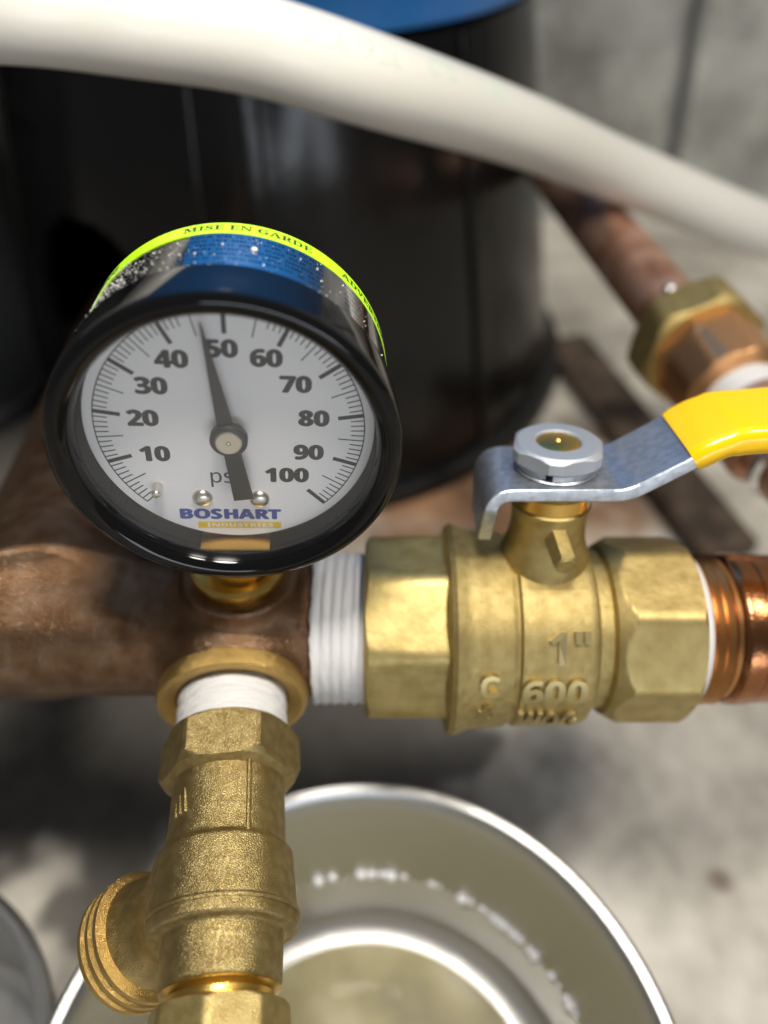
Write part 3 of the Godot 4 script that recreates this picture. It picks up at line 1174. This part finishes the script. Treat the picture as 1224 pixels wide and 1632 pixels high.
func gauge() -> void:
	var o := thing("pressure_gauge", "round black pressure gauge with a white dial reading about 47 psi", "gauge", Vector3(-23.72, 201.25, -88.0))
	o.basis = Basis(Vector3(0.99554, -0.07177, -0.06126), Vector3(0.06890, 0.99648, -0.04786), Vector3(0.06448, 0.04343, 0.99697)).orthonormalized() * Basis(Vector3.RIGHT, deg_to_rad(-1.0))
	var z := MB.frame(Vector3.ZERO, Vector3(0, 0, 1), Vector3(1, 0, 0))
	var b := MB.new()
	# case: a cup open to the front
	b.lathe(z, [[-28.0, 1], [-28.0, 24.0], [-27.4, 25.2], [-26.6, 25.6], [-8, 25.6], [-4, 25.4], [-4, 24.6], [-25.7, 24.4], [-26.0, 23], [-26.0, 1]], 128)
	part("case", b.finish(), M.black_enamel, o)
	b = MB.new()
	b.ring(z, [[-10.2, 25.4], [-10.2, 26.3], [-9.6, 26.6], [-1.8, 26.85], [-0.8, 26.65], [-0.2, 26.0], [0.0, 25.2], [-0.15, 24.4], [-0.7, 23.6], [-1.6, 23.05], [-3.2, 22.9], [-3.4, 23.4], [-4.2, 24.8], [-8.0, 25.2]], 160)
	part("bezel", b.finish(35), M.black_bezel, o)
	b = MB.new()
	var ring := PackedVector3Array()
	for k in 96:
		ring.append(Vector3(cos(TAU * k / 96) * 23.2, sin(TAU * k / 96) * 23.2, -2.9))
	for k in 96:
		b.tri(Vector3(0, 0, -2.9), ring[k], ring[(k + 1) % 96])
	part("lens", b.finish(30, false), M.lens, o)
	# dial plate
	b = MB.new()
	b.lathe(z, [[-8.3, 1], [-8.3, 22.6], [-8.2, 22.8], [-7.7, 22.8], [-7.55, 22.7], [-7.55, 1]], 128)
	var dial := part("dial", b.finish(), M.dial_white, o)
	var zf := -7.55
	var flat := func(called: String, txt: String, f: Font, at: Vector2, cap: float, stretch: float, m: Material, lift := 0.0) -> void:
		var mesh := bent(text_mesh(txt, f, cap, 0.02, stretch, 0.16 if f == bold and cap > 1.0 else 0.0), func(p: Vector3) -> Vector3: return Vector3(at.x + p.x, at.y + p.y, zf + lift + p.z))
		part(called, mesh, m, dial)
	for nn in [[10, -12.5, -4.8], [20, -13.5, 2.1], [30, -11.5, 8.0], [40, -8.0, 12.7], [50, -0.6, 14.6], [60, 5.9, 13.2], [70, 10.2, 8.8], [80, 13.0, 2.6], [90, 12.2, -4.1], [100, 8.6, -8.9]]:
		flat.call("number", str(nn[0]), bold, Vector2(nn[1], nn[2]), 2.8, 1.14, M.print_black)
	flat.call("unit", "psi", plain_font, Vector2(-1.7, -9.7), 2.9, 1.0, M.print_black)
	flat.call("maker_name", "BOSHART", bold, Vector2(-1.2, -17.7), 2.1, 1.33, M.print_blue)
	b = MB.new()
	b.box(Vector3(0.2, -20.25, zf + 0.012), Vector3(14.4, 1.45, 0.024))
	part("name_bar", b.finish(), M.print_yellow, dial)
	flat.call("maker_name", "INDUSTRIES", bold, Vector2(0.3, -20.25), 0.85, 1.7, M.dial_white, 0.012)
	# the scale: every tick one sliver of print
	b = MB.new()
	for i in 101:
		var a := deg_to_rad((i - 50) * 2.7)
		var long := 17.05 if i % 10 == 0 else (17.0 if i % 5 == 0 else 19.0)
		var wd := 0.7 if i % 10 == 0 else 0.2
		var dir := Vector3(sin(a), cos(a), 0)
		if i == 0:
			long = 19.0
			wd = 0.2
		if absf(a) < 0.3 and i % 5 != 0:
			continue
		b.box(dir * (long + 21.2) / 2 + Vector3(0, 0, zf + 0.012), Vector3(wd, 21.2 - long, 0.024), Basis(Vector3(0, 0, 1), -a))
	for k in 180:
		var a0 := deg_to_rad(-135 + 270.0 * k / 180)
		var a1 := deg_to_rad(-135 + 270.0 * (k + 1) / 180)
		var p := [Vector3(sin(a0), cos(a0), 0), Vector3(sin(a1), cos(a1), 0)]
		var up := Vector3(0, 0, zf + 0.026)
		b.quad(p[0] * 21.05 + up, p[1] * 21.05 + up, p[1] * 21.25 + up, p[0] * 21.25 + up)
	part("scale", b.finish(20, false), M.print_black, dial)
	for sx in [Vector2(-5.7, -14.0), Vector2(3.9, -14.1)]:
		b = MB.new()
		b.lathe(MB.frame(Vector3(sx.x, sx.y, zf), Vector3(0, 0, 1), Vector3(1, 0, 0)), [[0.0, 1.75], [0.35, 1.7], [0.8, 1.35], [1.05, 0.8], [1.1, 0.1]], 32)
		part("screw", b.finish(50), M.pin_metal, dial)
	b = MB.new()
	b.lathe(MB.frame(Vector3(-12.8, -11.6, zf), Vector3(0, 0, 1), Vector3(1, 0, 0)), [[0.0, 0.85], [2.0, 0.85], [2.4, 0.6], [2.5, 0.1]], 24)
	part("stop_pin", b.finish(), M.pin_metal, dial)
	# needle
	b = MB.new()
	var ang := deg_to_rad((47.1 - 50) * 2.7)
	var nb := Basis(Vector3(0, 0, 1), -ang)
	var zn := zf + 2.3
	var shape := [Vector2(0.12, 20.2), Vector2(-0.12, 20.2), Vector2(-0.95, 8.0), Vector2(-1.25, 3.0), Vector2(-1.35, -3.0), Vector2(-1.65, -12.4), Vector2(1.65, -12.4), Vector2(1.35, -3.0), Vector2(1.25, 3.0), Vector2(0.95, 8.0)]
	shape.reverse()
	var r0 := PackedVector3Array()
	var r1 := PackedVector3Array()
	var nc := Vector3(-0.2, 0.0, 0)
	for p in shape:
		r0.append(nc + nb * Vector3(p.x, p.y, 0) + Vector3(0, 0, zn))
		r1.append(nc + nb * Vector3(p.x, p.y, 0) + Vector3(0, 0, zn + 0.3))
	b.loft([r0, r1])
	var needle := part("needle", b.finish(15), M.needle_black, o)
	b = MB.new()
	b.lathe(MB.frame(nc + Vector3(0, 0, zf), Vector3(0, 0, 1), Vector3(1, 0, 0)), [[0.0, 1.2], [1.9, 1.2], [1.9, 2.95], [3.0, 2.95], [3.25, 2.7], [3.3, 2.1]], 48)
	part("hub", b.finish(), M.needle_black, needle)
	b = MB.new()
	b.lathe(MB.frame(nc + Vector3(0, 0, zf), Vector3(0, 0, 1), Vector3(1, 0, 0)), [[3.2, 2.1], [3.5, 2.1], [3.65, 1.9], [3.62, 0.42], [3.4, 0.38], [3.4, 0.3], [3.75, 0.25], [3.8, 0.05]], 48)
	part("hub_cap", b.finish(25), M.pin_metal, needle)
	# works behind the dial's lower edge, socket and stem
	b = MB.new()
	b.box(Vector3(-0.6, -23.2, -13.6), Vector3(13.4, 2.6, 8.4), Basis.IDENTITY, 0.3)
	b.box(Vector3(-0.6, -24.2, -7.2), Vector3(12.4, 1.6, 5.2), Basis.IDENTITY, 0.2)
	part("socket_block", b.finish(), M.machined_brass, o)
	b = MB.new()
	var inv := Transform3D(o.basis, Vector3(-23.72, 201.25, -88.0)).affine_inverse()
	var s0 := Vector3(-0.6, -24.5, -13.2)
	var s1 := inv * Vector3(-29.2, 158.0, -102)
	b.lathe(MB.frame(s0, s1 - s0, Vector3(0, 0, 1)), [[0, 7.6], [9, 7.6], [10, 6.8], [(s1 - s0).length(), 6.4]], 48, 6, 6.6, 0.0)
	part("stem", b.finish(25), M.machined_brass, o)
	# warning label round the case
	var turn0 := deg_to_rad(180)
	var film := ArrayMesh.new()
	var st := SurfaceTool.new()
	st.begin(Mesh.PRIMITIVE_TRIANGLES)
	var n := 120
	var from := deg_to_rad(-112)
	var to := deg_to_rad(112)
	var film_from := deg_to_rad(-13)
	for k in n:
		for tri in [[0, 0], [1, 0], [1, 1], [0, 0], [1, 1], [0, 1]]:
			var a: float = lerpf(film_from, to, float(k + tri[0]) / n)
			var w := -22.6 if tri[1] == 0 else -10.6
			st.set_normal(Vector3(sin(a), cos(a), 0))
			st.set_uv(Vector2((a - from) / (to - from), float(tri[1])))
			st.add_vertex(Vector3(sin(a) * 25.72, cos(a) * 25.72, w) * MM)
	film = st.commit()
	part("warning_label", film, M.label_film, o, "silvery label film with rows of fine print round the case")
	b = MB.new()
	var rings := []
	for k in n + 1:
		var a := lerpf(from, to, float(k) / n)
		var r := PackedVector3Array()
		for pq in [[-26.7, 25.55], [-26.7, 25.74], [-22.65, 25.76], [-22.65, 25.55]]:
			r.append(Vector3(sin(a) * pq[1], cos(a) * pq[1], pq[0]))
		rings.append(r)
	b.loft(rings)
	var band := part("warning_band", b.finish(), M.neon, o)
	for wd in [["WARNING", -58.0], ["MISE EN GARDE", 6.5], ["ADVERTENCIA", 63.0]]:
		var mesh := bent(text_mesh(wd[0], serif, 1.75, 0.03, 1.02), func(p: Vector3) -> Vector3:
			var a := deg_to_rad(wd[1]) + p.x / 25.8
			var r := 25.765 + p.z
			return Vector3(sin(a) * r, cos(a) * r, -24.8 - p.y))
		part("warning_word", mesh, M.print_black, band)
	# dust and lint on the upper side
	b = MB.new()
	for k in 900:
		var a := deg_to_rad(clampf(rng.randfn(-14.0, 34.0), -80, 85))
		if k > 420:
			a = deg_to_rad(rng.randfn(-46.0, 13.0))
		var w := rng.randf_range(-22.0, -1.2)
		if k > 420:
			w = rng.randf_range(-23.0, -10.0)
		var r := (25.78 if w < -10.4 else 26.5)
		var sz := 0.04 + 0.15 * pow(rng.randf(), 3.5)
		var c := Vector3(sin(a) * r, cos(a) * r, w)
		var bs := Basis(Vector3(rng.randf_range(-1, 1), rng.randf_range(-1, 1), rng.randf_range(-1, 1)).normalized(), rng.randf() * 3)
		b.box(c, Vector3(sz, sz * 0.6, sz * rng.randf_range(0.8, 2.6)), bs)
	b.box(Vector3(sin(0.16) * 25.9, cos(0.16) * 25.9, -17.4), Vector3(0.75, 0.4, 0.85), Basis(Vector3(0, 1, 0), 0.6), 0.12)
	var dust := part("dust_specks", b.finish(20), M.dust, o)
	dust.set_meta("kind", "stuff")
